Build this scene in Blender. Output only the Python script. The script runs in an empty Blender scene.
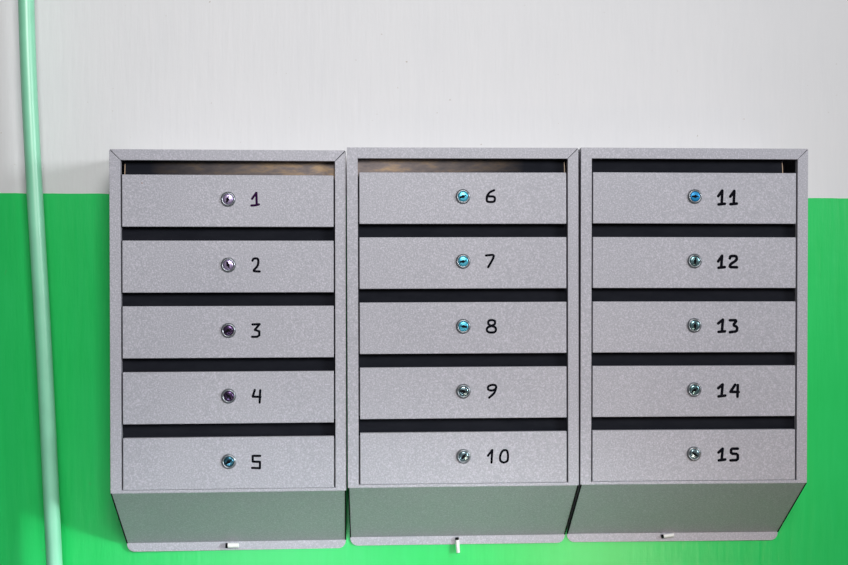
import bpy, bmesh, math, random
from mathutils import Vector, Matrix, Euler

random.seed(4)
scene = bpy.context.scene
COL = scene.collection
Z0 = 1.50                      # height of the cabinets' top edge above the floor

# ------------------------------------------------------------------ camera
CAM = Vector((-0.1593, -2.0482, Z0 - 0.1991))
PITCH, YAW, ROLL, FPX = -0.0101, 0.0491, -0.0006, 1152.5
_f = Vector((math.sin(YAW) * math.cos(PITCH), math.cos(YAW) * math.cos(PITCH), math.sin(PITCH)))
_r0 = Vector((math.cos(YAW), -math.sin(YAW), 0))
_u0 = _r0.cross(_f)
_r = _r0 * math.cos(ROLL) + _u0 * math.sin(ROLL)
_u = -_r0 * math.sin(ROLL) + _u0 * math.cos(ROLL)
cd = bpy.data.cameras.new('camera')
cam = bpy.data.objects.new('camera', cd)
COL.objects.link(cam)
m = Matrix((_r, _u, -_f)).transposed().to_4x4()
m.translation = CAM
cam.matrix_world = m
cd.sensor_fit = 'HORIZONTAL'
cd.sensor_width = 36.0
cd.lens = FPX / 848 * 36
cd.clip_start = 0.02
scene.camera = cam


def ray(px, py):
    return _f + _r * ((px - 424) / FPX) + _u * ((282.5 - py) / FPX)


# ------------------------------------------------------------------ world, lights, exposure
world = bpy.data.worlds.new('world')
scene.world = world
world.use_nodes = True
bg = world.node_tree.nodes['Background']
bg.inputs[0].default_value = (0.95, 0.96, 1.0, 1)
bg.inputs[1].default_value = 0.02


def aim(o, target):
    o.rotation_euler = (Vector(target) - o.location).to_track_quat('-Z', 'Y').to_euler()


def area(name, loc, target, size, size_y, energy, color, spread=180):
    l = bpy.data.lights.new(name, 'AREA')
    l.shape = 'RECTANGLE'
    l.size, l.size_y = size, size_y
    l.energy, l.color = energy, color
    l.spread = math.radians(spread)
    o = bpy.data.objects.new(name, l)
    COL.objects.link(o)
    o.location = loc
    aim(o, target)
    return o


def spot(name, loc, target, radius, energy, color, angle, blend):
    l = bpy.data.lights.new(name, 'SPOT')
    l.shadow_soft_size = radius
    l.energy, l.color = energy, color
    l.spot_size, l.spot_blend = math.radians(angle), blend
    o = bpy.data.objects.new(name, l)
    COL.objects.link(o)
    o.location = loc
    aim(o, target)
    return o


area('landing_window_light', (0.12, -2.9, Z0 + 1.00), (-0.75, 0, Z0 + 0.05), 0.9, 0.9, 46, (1.0, 0.98, 0.98), 150)
area('side_window_light', (2.6, -2.15, Z0 + 0.40), (-1.2, 0, Z0 - 0.15), 1.0, 0.6, 7.6, (0.94, 0.96, 1.0), 60)
spot('stair_lamp_light', (1.55, -1.30, Z0 - 0.30), (-0.62, 0, Z0 - 1.14), 0.10, 185, (0.86, 1.0, 1.0), 36, 1.0)
area('added_low_fill_light', (-0.46, -2.0, Z0 - 1.22), (-0.42, 0, Z0 - 1.22), 0.6, 0.16, 1.4, (0.84, 0.93, 1.0), 66)  # added unseen low light for the glossy wall glow and lower doors
area('warm_lamp_light', (0.62, -2.0, Z0 - 1.20), (0.30, 0, Z0 - 0.96), 0.35, 0.16, 0.9, (1.0, 0.74, 0.58), 58)

vs = scene.view_settings
vs.view_transform = 'Standard'
vs.look = 'None'
vs.exposure = 0.0
vs.gamma = 1.0
vs.use_curve_mapping = False

# ------------------------------------------------------------------ materials


def new_mat(name):
    mt = bpy.data.materials.new(name)
    mt.use_nodes = True
    nt = mt.node_tree
    b = nt.nodes['Principled BSDF']
    return mt, nt, b


def node(nt, kind, **kw):
    n = nt.nodes.new(kind)
    for k, v in kw.items():
        setattr(n, k, v)
    return n


def noise(nt, scale, detail=2.0, vec=None, rough=0.5):
    n = node(nt, 'ShaderNodeTexNoise')
    n.inputs['Scale'].default_value = scale
    n.inputs['Detail'].default_value = detail
    n.inputs['Roughness'].default_value = rough
    if vec is not None:
        nt.links.new(vec, n.inputs['Vector'])
    return n.outputs['Fac']


def ramp(nt, fac, stops):
    n = node(nt, 'ShaderNodeValToRGB')
    e = n.color_ramp.elements
    while len(e) < len(stops):
        e.new(0.5)
    for el, (p, c) in zip(e, stops):
        el.position = p
        el.color = (*c, 1) if len(c) == 3 else c
    nt.links.new(fac, n.inputs['Fac'])
    return n.outputs['Color']


def mix(nt, fac, a, b, mode='MIX'):
    n = node(nt, 'ShaderNodeMix', data_type='RGBA', blend_type=mode)
    for sock, v in ((n.inputs['Factor'], fac), (n.inputs['A'], a), (n.inputs['B'], b)):
        if hasattr(v, 'is_output'):
            nt.links.new(v, sock)
        elif isinstance(v, (int, float)):
            sock.default_value = v
        else:
            sock.default_value = (*v, 1)
    return n.outputs['Result']


def bump(nt, b, height, strength, dist):
    n = node(nt, 'ShaderNodeBump')
    n.inputs['Strength'].default_value = strength
    n.inputs['Distance'].default_value = dist
    nt.links.new(height, n.inputs['Height'])
    nt.links.new(n.outputs['Normal'], b.inputs['Normal'])


def plain(name, color, rough=0.5, metal=0.0, var=0.12, scale=60, spec=0.5):
    mt, nt, b = new_mat(name)
    tc = node(nt, 'ShaderNodeTexCoord').outputs['Object']
    f = noise(nt, scale, 3, tc)
    lo = tuple(c * (1 - var) for c in color)
    hi = tuple(min(1, c * (1 + var)) for c in color)
    nt.links.new(ramp(nt, f, [(0.3, lo), (0.7, hi)]), b.inputs['Base Color'])
    b.inputs['Roughness'].default_value = rough
    b.inputs['Metallic'].default_value = metal
    b.inputs['Specular IOR Level'].default_value = spec
    return mt


def powder_coat():
    mt, nt, b = new_mat('grey_hammered_enamel')
    pos = node(nt, 'ShaderNodeNewGeometry').outputs['Position']
    base = ramp(nt, noise(nt, 5, 2, pos), [(0.3, (0.39, 0.392, 0.43)), (0.7, (0.418, 0.418, 0.455))])
    fl = noise(nt, 420, 2.5, pos, 0.65)
    sparkle = ramp(nt, fl, [(0.36, (0.87, 0.87, 0.89)), (0.52, (1, 1, 1)), (0.65, (1.30, 1.26, 1.30))])  # lighter flecks put the enamel's specular sparkle into its colour
    nt.links.new(mix(nt, 1.0, base, sparkle, 'MULTIPLY'), b.inputs['Base Color'])
    b.inputs['Roughness'].default_value = 0.42
    b.inputs['Specular IOR Level'].default_value = 0.45
    bump(nt, b, fl, 0.35, 0.0008)
    return mt


def wall_paint():
    mt, nt, b = new_mat('two_tone_wall_paint')
    L = nt.links.new
    pos = node(nt, 'ShaderNodeNewGeometry').outputs['Position']
    sep = node(nt, 'ShaderNodeSeparateXYZ')
    L(pos, sep.inputs[0])
    # height of the painted edge: almost level, slightly wavering by hand
    edge = node(nt, 'ShaderNodeMath', operation='MULTIPLY_ADD')
    L(sep.outputs['X'], edge.inputs[0])
    edge.inputs[1].default_value = -0.0036
    edge.inputs[2].default_value = Z0 - 0.0672
    wob = node(nt, 'ShaderNodeMath', operation='MULTIPLY_ADD')
    L(noise(nt, 18, 3, pos), wob.inputs[0])
    wob.inputs[1].default_value = 0.0030
    L(edge.outputs[0], wob.inputs[2])
    below = node(nt, 'ShaderNodeMath', operation='LESS_THAN')
    L(sep.outputs['Z'], below.inputs[0])
    L(wob.outputs[0], below.inputs[1])
    # brushed streaks run up and down
    mp = node(nt, 'ShaderNodeMapping')
    mp.inputs['Scale'].default_value = (1, 1, 0.12)
    L(pos, mp.inputs['Vector'])
    streak = noise(nt, 90, 3, mp.outputs[0])
    blot = noise(nt, 6, 3, pos)
    white = mix(nt, 0.5, ramp(nt, blot, [(0.3, (0.71, 0.715, 0.725)), (0.7, (0.745, 0.745, 0.75))]),
                ramp(nt, streak, [(0.3, (0.715, 0.72, 0.73)), (0.7, (0.745, 0.745, 0.75))]))
    fly = ramp(nt, noise(nt, 130, 2, pos), [(0.22, (0.72, 0.66, 0.60)), (0.27, (1, 1, 1))])
    white = mix(nt, 1.0, white, fly, 'MULTIPLY')
    green = mix(nt, 0.5, ramp(nt, blot, [(0.3, (0.014, 0.58, 0.115)), (0.7, (0.022, 0.63, 0.140))]),
                ramp(nt, streak, [(0.3, (0.014, 0.58, 0.115)), (0.7, (0.024, 0.63, 0.145))]))
    scuff = ramp(nt, noise(nt, 46, 4, pos), [(0.70, (0, 0, 0)), (0.76, (0.35, 0.35, 0.35))])
    green = mix(nt, scuff, green, (0.10, 0.36, 0.10))
    L(mix(nt, below.outputs[0], white, green), b.inputs['Base Color'])
    rg = node(nt, 'ShaderNodeMapRange')
    L(below.outputs[0], rg.inputs['Value'])
    rg.inputs['To Min'].default_value = 0.75
    rg.inputs['To Max'].default_value = 0.33
    L(rg.outputs[0], b.inputs['Roughness'])
    b.inputs['Specular IOR Level'].default_value = 0.5
    add = node(nt, 'ShaderNodeMath', operation='ADD')
    L(streak, add.inputs[0])
    L(noise(nt, 25, 4, pos), add.inputs[1])
    bump(nt, b, add.outputs[0], 0.25, 0.002)
    return mt


def flap_metal(name, stain):
    mt, nt, b = new_mat(name)
    tc = node(nt, 'ShaderNodeTexCoord').outputs['Object']
    mp = node(nt, 'ShaderNodeMapping')
    mp.inputs['Scale'].default_value = (1, 1, 3)
    nt.links.new(tc, mp.inputs['Vector'])
    f = noise(nt, 22, 5, mp.outputs[0], 0.7)
    base = ramp(nt, f, [(0.3, (0.006, 0.007, 0.011)), (0.7, (0.011, 0.012, 0.017))])  # near-black colour holds the shade inside the slots
    if stain:
        sp = node(nt, 'ShaderNodeSeparateXYZ')
        nt.links.new(tc, sp.inputs[0])
        mr = node(nt, 'ShaderNodeMapRange')
        nt.links.new(sp.outputs['X'], mr.inputs['Value'])
        mr.inputs['From Min'].default_value = -0.13 * stain
        mr.inputs['From Max'].default_value = 0.16 * stain
        rust = ramp(nt, f, [(0.32, (0.15, 0.135, 0.14)), (0.5, (0.24, 0.20, 0.185)), (0.66, (0.42, 0.30, 0.19))])
        base = mix(nt, mr.outputs[0], base, rust)
    nt.links.new(base, b.inputs['Base Color'])
    b.inputs['Roughness'].default_value = 0.85
    b.inputs['Specular IOR Level'].default_value = 0.12
    return mt


M_GREY = powder_coat()
M_WALL = wall_paint()
M_FLAP = flap_metal('slot_shade_metal', 0)
M_FLAP_R = flap_metal('dark_metal_rusty_right', 1)
M_FLAP_L = flap_metal('dark_metal_rusty_left', -0.8)
M_BLACK = plain('gap_shade_black', (0.005, 0.005, 0.006), 0.9, spec=0.1)
M_EDGE = plain('lit_plate_edge', (0.42, 0.30, 0.20), 0.5)  # lighter brown paints in the light caught by the plate edge
M_RING = plain('zinc_ring', (0.27, 0.29, 0.31), 0.33, 0.8)
M_HOLE = plain('keyhole_black', (0.004, 0.004, 0.005), 0.9, spec=0.1)
M_INK = plain('black_marker_ink', (0.003, 0.003, 0.006), 0.9, spec=0.1)
M_INKP = plain('purple_marker_ink', (0.022, 0.004, 0.034), 0.9, spec=0.1)
M_RUST = plain('rust', (0.30, 0.12, 0.03), 0.8)
M_PIN = plain('pale_plastic_tube', (0.80, 0.80, 0.78), 0.4)
M_PIPE = plain('mint_gloss_pipe_enamel', (0.25, 0.66, 0.43), 0.38, 0, 0.08, 14, 0.9)
M_FLOOR = plain('dark_concrete', (0.11, 0.115, 0.11), 0.8, 0, 0.15, 8)
CORES = {  # core colours carry the tinted reflections on the metal
    'violet': plain('lock_core_violet_sheen', (0.62, 0.50, 0.78), 0.25, 0.8),
    'dark_violet': plain('lock_core_dark_violet_reflection', (0.10, 0.06, 0.14), 0.22, 0.8),
    'dark_teal': plain('lock_core_dark_teal_reflection', (0.05, 0.17, 0.24), 0.22, 0.8),
    'cyan': plain('lock_core_cyan_reflection', (0.10, 0.52, 0.70), 0.3, 0.55),
    'blue': plain('lock_core_blue_reflection', (0.012, 0.24, 0.52), 0.35, 0.4),
    'steel': plain('lock_core_steel', (0.26, 0.38, 0.42), 0.22, 0.85),
    'green_steel': plain('lock_core_steel_green_reflection', (0.20, 0.36, 0.38), 0.22, 0.85),
}

# ------------------------------------------------------------------ mesh helpers


def mesh_from(bm, name, mat, smooth=False):
    bmesh.ops.recalc_face_normals(bm, faces=bm.faces)
    me = bpy.data.meshes.new(name)
    bm.to_mesh(me)
    bm.free()
    me.materials.append(mat)
    if smooth:
        me.polygons.foreach_set('use_smooth', [True] * len(me.polygons))
    return me


def put(name, me, parent=None, loc=(0, 0, 0), rot=(0, 0, 0)):
    o = bpy.data.objects.new(name, me)
    COL.objects.link(o)
    o.location = loc
    o.rotation_euler = rot
    if parent:
        o.parent = parent
    return o


def prism(bm, pts, a, b, axis='y'):
    """extrude a polygon given in the two other axes from a to b along axis"""
    def v(p, t):
        if axis == 'y':
            return (p[0], t, p[1])
        if axis == 'x':
            return (t, p[0], p[1])
        return (p[0], p[1], t)
    n = len(pts)
    A = [bm.verts.new(v(p, a)) for p in pts]
    B = [bm.verts.new(v(p, b)) for p in pts]
    bm.faces.new(A)
    bm.faces.new(B[::-1])
    for i in range(n):
        j = (i + 1) % n
        bm.faces.new((A[i], B[i], B[j], A[j]))


def box(bm, x0, x1, y0, y1, z0, z1):
    prism(bm, [(x0, z0), (x1, z0), (x1, z1), (x0, z1)], y0, y1)


def bevel(bm, w, seg=2, angle=30):
    bmesh.ops.recalc_face_normals(bm, faces=bm.faces)
    es = [e for e in bm.edges if e.is_manifold and e.calc_face_angle(0) > math.radians(angle)]
    bmesh.ops.bevel(bm, geom=es, offset=w, segments=seg, affect='EDGES', profile=0.5, clamp_overlap=True)


def lathe(bm, prof, seg=32):
    """profile of (radius, y); axis is y, closed at radius 0 ends"""
    rings = []
    for r, y in prof:
        if r < 1e-6:
            rings.append([bm.verts.new((0, y, 0))])
        else:
            rings.append([bm.verts.new((r * math.cos(2 * math.pi * k / seg), y, r * math.sin(2 * math.pi * k / seg)))
                          for k in range(seg)])
    for A, B in zip(rings, rings[1:]):
        for k in range(seg):
            j = (k + 1) % seg
            if len(A) == 1 and len(B) > 1:
                bm.faces.new((A[0], B[k], B[j]))
            elif len(B) == 1 and len(A) > 1:
                bm.faces.new((A[k], A[j], B[0]))
            elif len(A) > 1:
                bm.faces.new((A[k], A[j], B[j], B[k]))


def tube(bm, pts, r, seg=24, inner=None):
    pts = [Vector(p) for p in pts]
    rings = []
    for i, p in enumerate(pts):
        t = (pts[min(i + 1, len(pts) - 1)] - pts[max(i - 1, 0)]).normalized()
        ref = Vector((0, 1, 0)) if abs(t.y) < 0.9 else Vector((1, 0, 0))
        a = t.cross(ref).normalized()
        b = t.cross(a).normalized()
        rings.append([bm.verts.new(p + a * (r * math.cos(2 * math.pi * k / seg)) + b * (r * math.sin(2 * math.pi * k / seg)))
                      for k in range(seg)])
    for A, B in zip(rings, rings[1:]):
        for k in range(seg):
            j = (k + 1) % seg
            bm.faces.new((A[k], A[j], B[j], B[k]))
    bm.faces.new(rings[0][::-1])
    bm.faces.new(rings[-1])


# ------------------------------------------------------------------ setting
bm = bmesh.new()
box(bm, -2.6, 2.6, 0, 0.25, 0, 2.75)
wall = put('wall_back', mesh_from(bm, 'wall_back', M_WALL))
wall['kind'] = 'structure'
wall['label'] = 'wall painted white above and glossy green below a level line'
bm = bmesh.new()
box(bm, -2.6, 2.6, -3.6, 0.25, -0.2, 0)
floor = put('floor', mesh_from(bm, 'floor', M_FLOOR))
floor['kind'] = 'structure'
floor['label'] = 'plain dark concrete landing floor'

# ------------------------------------------------------------------ cabinet dimensions (metres)
W, H, DROP, LIP = 0.385, 0.5633, 0.1134, 0.0150
GAP = 0.0040                    # stand-off between back sheet and wall
D = 0.1400 - GAP                # depth of the cabinet body
FL = 0.0178                     # width of the front flange
FD = 0.012                      # depth of the folded flange
BASE = H + DROP + LIP           # base of the cabinet below its top edge
DOOR_H, DOOR_W, PITCH_Z, DOOR_TOP = 0.0853, 0.3445, 0.1079, 0.0410
DOOR_Y = -D + 0.0010            # front face of the doors
T = 0.0016
LOCK_Z = 0.0027                 # the lock sits a little above the middle of its door
hw = W / 2


def zt(z):                      # depth below the top edge -> cabinet-local height
    return BASE - z


def cabinet_meshes():
    out = {}
    bm = bmesh.new()            # side sheets and top sheet
    g = 0.0035
    side = [(-D + 0.002, zt(0.0015)), (0, zt(0.0015)), (0, zt(H + DROP - g)), (-D + 0.002, zt(H - g))]
    prism(bm, side, -hw + 0.0006, -hw + 0.0006 + T, 'x')
    prism(bm, side, hw - 0.0006 - T, hw - 0.0006, 'x')
    box(bm, -hw + 0.0008, hw - 0.0008, -D + 0.002, 0, zt(0.0005 + T), zt(0.0005))
    out['shell'] = mesh_from(bm, 'shell', M_GREY)

    bm = bmesh.new()            # back sheet, whose rounded foot shows below the sloping panel
    R = 0.0135
    zb = zt(BASE)
    pts = [(-hw + 0.001, zt(0.001)), (-hw + 0.001, zb + R)]
    for k in range(1, 9):
        a = math.pi + k / 8 * math.pi / 2
        pts.append((-hw + 0.001 + R + R * math.cos(a), zb + R + R * math.sin(a)))
    for k in range(0, 8):
        a = 1.5 * math.pi + k / 8 * math.pi / 2
        pts.append((hw - 0.001 - R + R * math.cos(a), zb + R + R * math.sin(a)))
    pts += [(hw - 0.001, zb + R), (hw - 0.001, zt(0.001))]
    prism(bm, pts, 0.0002, 0.0002 + T)
    out['back_panel'] = mesh_from(bm, 'back_panel', M_GREY)

    bm = bmesh.new()            # sloping underside
    n = Vector((-DROP, -D)).normalized() * T
    prism(bm, [(-D, zt(H)), (0, zt(H + DROP)), (-n.x, zt(H + DROP) - n.y), (-D - n.x, zt(H) - n.y)],
          -hw + 0.0024, hw - 0.0024, 'x')
    out['bottom_panel'] = mesh_from(bm, 'bottom_panel', M_GREY)

    for s, key in ((-1, 'gap_shade_left'), (1, 'gap_shade_right')):      # black strips standing in for the shaded gap along the underside
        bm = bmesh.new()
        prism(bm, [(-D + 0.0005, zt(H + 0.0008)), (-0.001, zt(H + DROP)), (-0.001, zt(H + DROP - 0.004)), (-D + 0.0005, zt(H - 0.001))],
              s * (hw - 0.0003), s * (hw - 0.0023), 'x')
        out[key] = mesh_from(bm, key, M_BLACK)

    # front flanges; the mitre joints are open (c) or filled and painted over (no gap, no rounded edge)
    def top_flange(key, cl, cr):
        bm = bmesh.new()
        prism(bm, [(-hw + cl * 2, zt(0)), (hw - cr * 2, zt(0)), (hw - FL - cr, zt(FL)), (-hw + FL + cl, zt(FL))], -D, -D + FD)
        if cl:
            bevel(bm, 0.0006)
        out[key] = mesh_from(bm, key, M_GREY)

    def side_flange(key, s, c):
        bm = bmesh.new()
        prism(bm, [(s * hw, zt(c * 2)), (s * (hw - FL), zt(FL + c)), (s * (hw - FL), zt(H)), (s * hw, zt(H))], -D, -D + FD)
        if c:
            bevel(bm, 0.0006)
        out[key] = mesh_from(bm, key, M_GREY)

    c = 0.00040
    top_flange('frame_top', c, c)
    top_flange('frame_top_filled', 0, c)
    side_flange('frame_left', -1, c)
    side_flange('frame_left_filled', -1, 0)
    side_flange('frame_right', 1, c)
    bm = bmesh.new()
    box(bm, -hw + FL - 0.0002, hw - FL + 0.0002, -D, -D + FD, zt(H), zt(H - 0.0048))
    bevel(bm, 0.0006)
    out['frame_bottom'] = mesh_from(bm, 'frame_bottom', M_GREY)

    bm = bmesh.new()            # door: folded tray of sheet steel
    box(bm, -DOOR_W / 2, DOOR_W / 2, 0, 0.009, -DOOR_H / 2, DOOR_H / 2)
    bevel(bm, 0.0009)
    out['door'] = mesh_from(bm, 'door', M_GREY)

    bm = bmesh.new()
    lathe(bm, [(0.0, 0.0), (0.0119, 0.0), (0.0123, -0.0012), (0.0116, -0.0026), (0.0102, -0.0036), (0.0090, -0.0037),
               (0.0086, -0.0026), (0.0, -0.0024)], 40)
    out['lock_ring'] = mesh_from(bm, 'lock_ring', M_RING, True)
    for key, mt in CORES.items():
        bm = bmesh.new()
        lathe(bm, [(0.0, -0.0022), (0.0085, -0.0022), (0.0082, -0.0031), (0.0066, -0.0042), (0.0048, -0.0040),
                   (0.0034, -0.0043), (0.0, -0.0045)], 36)
        out['core_' + key] = mesh_from(bm, 'lock_core', mt, True)
    bm = bmesh.new()
    pts = []
    for k in range(14):
        a = math.radians(-50 + k * 280 / 13)
        pts.append((0.0020 * math.cos(a), 0.0020 * math.sin(a)))
    pts = [(p[0], p[1]) for p in pts]
    pts += [(-0.0010, -0.0044), (0.0010, -0.0044)]
    prism(bm, pts, -0.0047, -0.0035)
    box(bm, -0.0007, 0.0007, -0.00469, -0.0035, 0.0008, 0.0040)
    out['keyhole'] = mesh_from(bm, 'keyhole', M_HOLE)
    return out


MS = cabinet_meshes()

# strokes of the hand-drawn numbers, as photo pixels (zoom crops with origin and scale)


def crop(ox, oy, s, *strokes):
    return [[(ox + x / s, oy + y / s) for x, y in st] for st in strokes]


A1, A2, A3, A4, A5, A6 = (210, 180, 5.65), (210, 310, 3.325), (440, 180, 3.325), (440, 370, 5.13), (675, 180, 5.65), (675, 310, 3.425)
NUM = {
    1: crop(*A1, [(238, 106), (262, 72), (264, 140)], [(234, 144), (256, 143), (276, 138)]),
    2: crop(*A1, [(240, 456), (246, 443), (270, 443), (274, 460), (270, 486), (241, 515), (281, 517)]),
    3: crop(*A2, [(141, 48), (165, 47), (149, 66), (164, 71), (164, 84), (157, 89), (140, 89)]),
    4: crop(*A2, [(149, 266), (142, 288), (168, 289)], [(167, 267), (165, 308)]),
    5: crop(*A2, [(167, 485), (142, 485), (142, 504), (166, 505), (166, 526), (140, 525)]),
    6: crop(*A3, [(180, 34), (166, 40), (156, 53), (155, 73), (182, 73), (183, 55), (158, 54)]),
    7: crop(*A3, [(153, 251), (180, 248), (176, 263), (160, 290)]),
    8: crop(*A3, [(170, 485), (160, 479), (161, 468), (171, 465), (183, 468), (183, 479), (172, 485), (157, 490), (155, 501), (163, 507), (181, 507), (187, 499), (184, 489), (170, 485)]),
    9: crop(*A4, [(289, 88), (284, 77), (264, 76), (246, 84), (246, 102), (266, 106), (284, 100), (290, 84), (280, 118), (252, 142)]),
    10: crop(*A4, [(246, 440), (268, 410), (264, 475)], [(322, 411), (344, 411), (350, 438), (347, 468), (326, 476), (308, 466), (308, 438), (322, 411)]),
    11: crop(*A5, [(244, 91), (267, 60), (264, 132)], [(246, 138), (282, 134)], [(312, 94), (335, 62), (332, 130)], [(313, 137), (349, 133)]),
    12: crop(*A5, [(244, 460), (266, 428), (261, 490)], [(246, 496), (281, 492)], [(310, 443), (313, 430), (346, 429), (350, 448), (338, 460), (314, 475), (308, 492), (350, 493)]),
    13: crop(*A6, [(148, 46), (164, 33), (161, 70)], [(149, 75), (171, 73)], [(188, 35), (212, 35), (199, 52), (213, 58), (212, 73), (188, 76)]),
    14: crop(*A6, [(148, 268), (163, 255), (160, 290)], [(149, 296), (172, 293)], [(206, 256), (190, 280), (218, 281)], [(215, 257), (214, 297)]),
    15: crop(*A6, [(149, 488), (163, 475), (160, 510)], [(150, 515), (172, 512)], [(215, 475), (192, 475), (192, 492), (215, 493), (215, 514), (190, 515)]),
}
# ink half-width per cabinet (photo pixels at the doors): thin pen left, thicker pen right
PEN = {0: 0.0019, 1: 0.0019, 2: 0.0024}
LOCKS = {1: ('violet', 20), 2: ('violet', 160), 3: ('dark_violet', 60), 4: ('dark_violet', -40), 5: ('dark_teal', 50),
         6: ('cyan', 70), 7: ('cyan', 80), 8: ('cyan', -80), 9: ('steel', 100), 10: ('steel', 40),
         11: ('blue', 90), 12: ('green_steel', 5), 13: ('green_steel', 0), 14: ('green_steel', 60), 15: ('steel', -50)}
SHEEN = {'violet': 'silver lock core with a painted violet sheen', 'dark_violet': 'lock core with a painted dark violet reflection', 'dark_teal': 'lock core with a painted dark teal reflection',
         'cyan': 'lock core with a painted bright cyan reflection', 'blue': 'lock core with a painted vivid blue reflection', 'steel': 'steel lock core', 'green_steel': 'steel lock core with a painted greenish reflection'}


def soften(st, n=2):
    """Chaikin corner cutting: the pen rounds its bends"""
    closed = (Vector(st[0]) - Vector(st[-1])).length < 1e-5
    for _ in range(n):
        out = [] if closed else [st[0]]
        for p, q in zip(st, st[1:]):
            out.append((p[0] * 0.8 + q[0] * 0.2, p[1] * 0.8 + q[1] * 0.2))
            out.append((p[0] * 0.2 + q[0] * 0.8, p[1] * 0.2 + q[1] * 0.8))
        out.append(out[0] if closed else st[-1])
        st = out
    return st


def ink_mesh(strokes, hwid, mat, soft):
    bm = bmesh.new()
    strokes = [soften(st, soft) if len(st) > 3 else st for st in strokes]
    y1 = 0.0003
    for st in strokes:
        y0 = -0.00015
        for i, p in enumerate(st):
            n = 10
            prism(bm, [(p[0] + hwid * math.cos(2 * math.pi * k / n), p[1] + hwid * math.sin(2 * math.pi * k / n)) for k in range(n)], y0, y1)
            if i + 1 < len(st):
                q = st[i + 1]
                d = Vector((q[0] - p[0], q[1] - p[1]))
                if d.length < 1e-6:
                    continue
                d.normalize()
                a = Vector((-d.y, d.x)) * hwid
                y0 -= 0.000002
                prism(bm, [(p[0] + a.x, p[1] + a.y), (q[0] + a.x, q[1] + a.y), (q[0] - a.x, q[1] - a.y), (p[0] - a.x, p[1] - a.y)], y0, y1)
                y0 -= 0.000002
    return mesh_from(bm, 'number', mat)


UNITS = [
    dict(x=-0.3897, z=0.0000, ro=0.0004, yw=0.0174, first=1,
         label='grey steel letterbox cabinet numbered 1 to 5, beside the green pipe'),
    dict(x=0.0000, z=0.0053, ro=0.0022, yw=-0.0035, first=6,
         label='grey steel letterbox cabinet numbered 6 to 10, between the two others'),
    dict(x=0.3900, z=0.0062, ro=-0.0012, yw=-0.0033, first=11,
         label='grey steel letterbox cabinet numbered 11 to 15, farthest from the pipe'),
]
# small retaining tubes on the foot of each cabinet: (start pixel, end pixel, diameter)
PINS = [((225.6, 545.6), (238.6, 545.2), 0.0085), ((457.0, 537.6), (458.1, 552.6), 0.0068), ((661.4, 536.6), (673.6, 534.9), 0.0066)]

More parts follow.
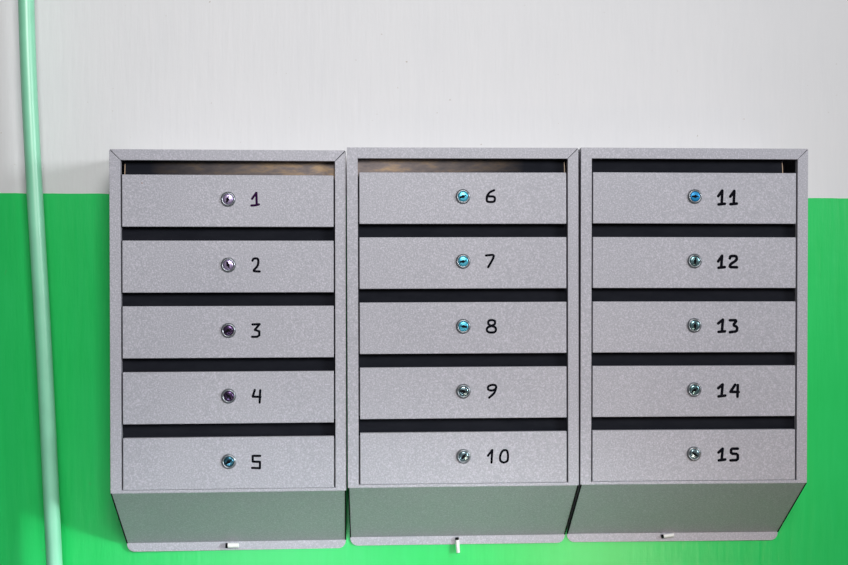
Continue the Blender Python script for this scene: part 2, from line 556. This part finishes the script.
for ui, U in enumerate(UNITS):
    R3 = Euler((0, -U['ro'], U['yw'])).to_matrix()
    root = bpy.data.objects.new('letterbox_cabinet', None)
    COL.objects.link(root)
    root.location = Vector((U['x'], -GAP, Z0 + U['z'])) + R3 @ Vector((0, 0, -BASE))
    root.rotation_euler = (0, -U['ro'], U['yw'])
    root.empty_display_size = 0.1
    root['label'] = U['label']
    root['category'] = 'letterbox'
    root['group'] = 'letterbox cabinets on the wall'
    Rinv = R3.transposed()

    def local(px, py, yl):
        """photo pixel -> cabinet-local point on the plane y = yl of this cabinet"""
        o = Rinv @ (CAM - root.location)
        d = Rinv @ ray(px, py)
        return o + d * ((yl - o.y) / d.y)

    for key, nm in (('shell', 'shell'), ('back_panel', 'back_panel'), ('bottom_panel', 'bottom_panel'), ('gap_shade_left', 'gap_shade_strip'), ('gap_shade_right', 'gap_shade_strip'), ('frame_top', 'frame_top'),
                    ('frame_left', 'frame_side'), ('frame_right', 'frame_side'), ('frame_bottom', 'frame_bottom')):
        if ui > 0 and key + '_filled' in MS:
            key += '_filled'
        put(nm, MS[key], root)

    # inner slot plates
    for k in range(5):
        ztop = DOOR_TOP + k * PITCH_Z - 0.0226 - 0.004
        zbot = DOOR_TOP + k * PITCH_Z + 0.006
        x0, x1 = -hw + FL - 0.003, hw - FL + 0.003
        mt = M_FLAP
        if k == 0:
            zp = 0.5 * (ztop + zbot)
            if ui == 0:
                x0, mt = local(125.5, 168, -D + 0.02).x, M_FLAP_R
            elif ui == 1:
                x1, mt = local(564, 166, -D + 0.02).x, M_FLAP_L
            else:
                x1 = local(781.5, 166, -D + 0.02).x
        bm = bmesh.new()
        prism(bm, [(-D + 0.0135, zt(zbot)), (-D + 0.0175, zt(ztop)), (-D + 0.0187, zt(ztop)), (-D + 0.0147, zt(zbot))], x0, x1, 'x')
        fl = put('slot_plate', mesh_from(bm, 'slot_plate', mt), root)
        if k == 0:
            xe = x0 if ui == 0 else x1
            bm = bmesh.new()
            prism(bm, [(-D + 0.0130, zt(zbot)), (-D + 0.0165, zt(ztop + 0.008)), (-D + 0.0180, zt(ztop + 0.008)), (-D + 0.0145, zt(zbot))],
                  xe - 0.0006, xe + 0.0006, 'x')
            put('plate_edge', mesh_from(bm, 'plate_edge', M_EDGE), fl)

    # doors with lock and number
    for k in range(5):
        n = U['first'] + k
        zc = zt(DOOR_TOP + k * PITCH_Z + DOOR_H / 2)
        jit = random.uniform(-0.0004, 0.0004)
        dr = put('door', MS['door'], root, (0, DOOR_Y, zc + jit))
        dr['label'] = 'letterbox door with the handwritten number %d' % n
        core, ang = LOCKS[n]
        put('lock_ring', MS['lock_ring'], dr, (-0.0004, 0, LOCK_Z))
        co = put('lock_core', MS['core_' + core], dr, (-0.0004, 0, LOCK_Z))
        co['label'] = SHEEN[core]
        put('keyhole', MS['keyhole'], dr, (-0.0004, 0, LOCK_Z), (0, math.radians(ang), 0)).scale = (1.35, 1, 1.35)
        st = []
        for s in NUM[n]:
            loc = [local(px, py, DOOR_Y) for px, py in s]
            st.append([(p.x, p.z - zc - jit) for p in loc])
        nb = put('number', ink_mesh(st, PEN[ui], M_INKP if n == 1 else M_INK, 0 if n in (3, 4, 5) else (1 if n > 10 else 2)), dr)
        nb['label'] = 'handwritten number %d' % n
        if n == 1:
            p = local(142, 183, DOOR_Y)
            bm = bmesh.new()
            lathe(bm, [(0, -0.0003), (0.0008, -0.0003), (0.0011, 0.0002)], 9)
            put('rust_spot', mesh_from(bm, 'rust_spot', M_RUST), dr, (p.x, 0, p.z - zc - jit))

    # retaining tube on the foot
    a, b, dia = PINS[ui]
    rr = dia / 2
    yl = -rr - 0.0006
    pa, pb = local(*a, yl), local(*b, yl)
    d = (pb - pa).normalized()
    bm = bmesh.new()
    tube(bm, [pa + d * 0.0038, pa + d * 0.0055, pb - d * 0.0006, pb], rr, 20)
    bevel(bm, 0.0005, 2, 50)
    pin = put('retaining_tube', mesh_from(bm, 'retaining_tube', M_PIN, False), root)
    pin['label'] = 'small pale tube on the cabinet foot'
    bm = bmesh.new()
    tube(bm, [pa, pa + d * 0.0039], rr * 1.02, 20)
    bevel(bm, 0.0004, 2, 50)
    put('dark_cap', mesh_from(bm, 'dark_cap', M_HOLE), pin)

# ------------------------------------------------------------------ riser pipe
PY = -0.055
path = []
for px, py in ((26.2, 0), (26.6, 20), (27.7, 60), (29.4, 100), (32.0, 150), (35.0, 200), (38.2, 250), (41.2, 300), (44.1, 350), (46.8, 400),
               (50.3, 480), (53.6, 545), (54.5, 565)):
    d = ray(px, py)
    path.append(CAM + d * ((PY - CAM.y) / d.y))
# smooth the measured centre line
for _ in range(3):
    path = [path[0]] + [(path[i - 1] + path[i] * 2 + path[i + 1]) / 4 for i in range(1, len(path) - 1)] + [path[-1]]
top = path[0].copy()
bot = path[-1].copy()
slope = (path[-1].x - path[-4].x) / (path[-1].z - path[-4].z)
up = [Vector((top.x - 0.004, PY, 2.74)), Vector((top.x - 0.003, PY, 2.3)), Vector((top.x - 0.001, PY, top.z + 0.12))]
dn = [Vector((bot.x - slope * 0.1, PY, bot.z - 0.1)), Vector((bot.x + 0.012, PY, bot.z - 0.35)), Vector((bot.x + 0.013, PY, 0.001))]
bm = bmesh.new()
tube(bm, up + path + dn, 0.01335, 32)
pipe = put('riser_pipe', mesh_from(bm, 'riser_pipe', M_PIPE, True))
pipe['label'] = 'slightly bent mint green painted pipe running up the wall'
pipe['category'] = 'pipe'
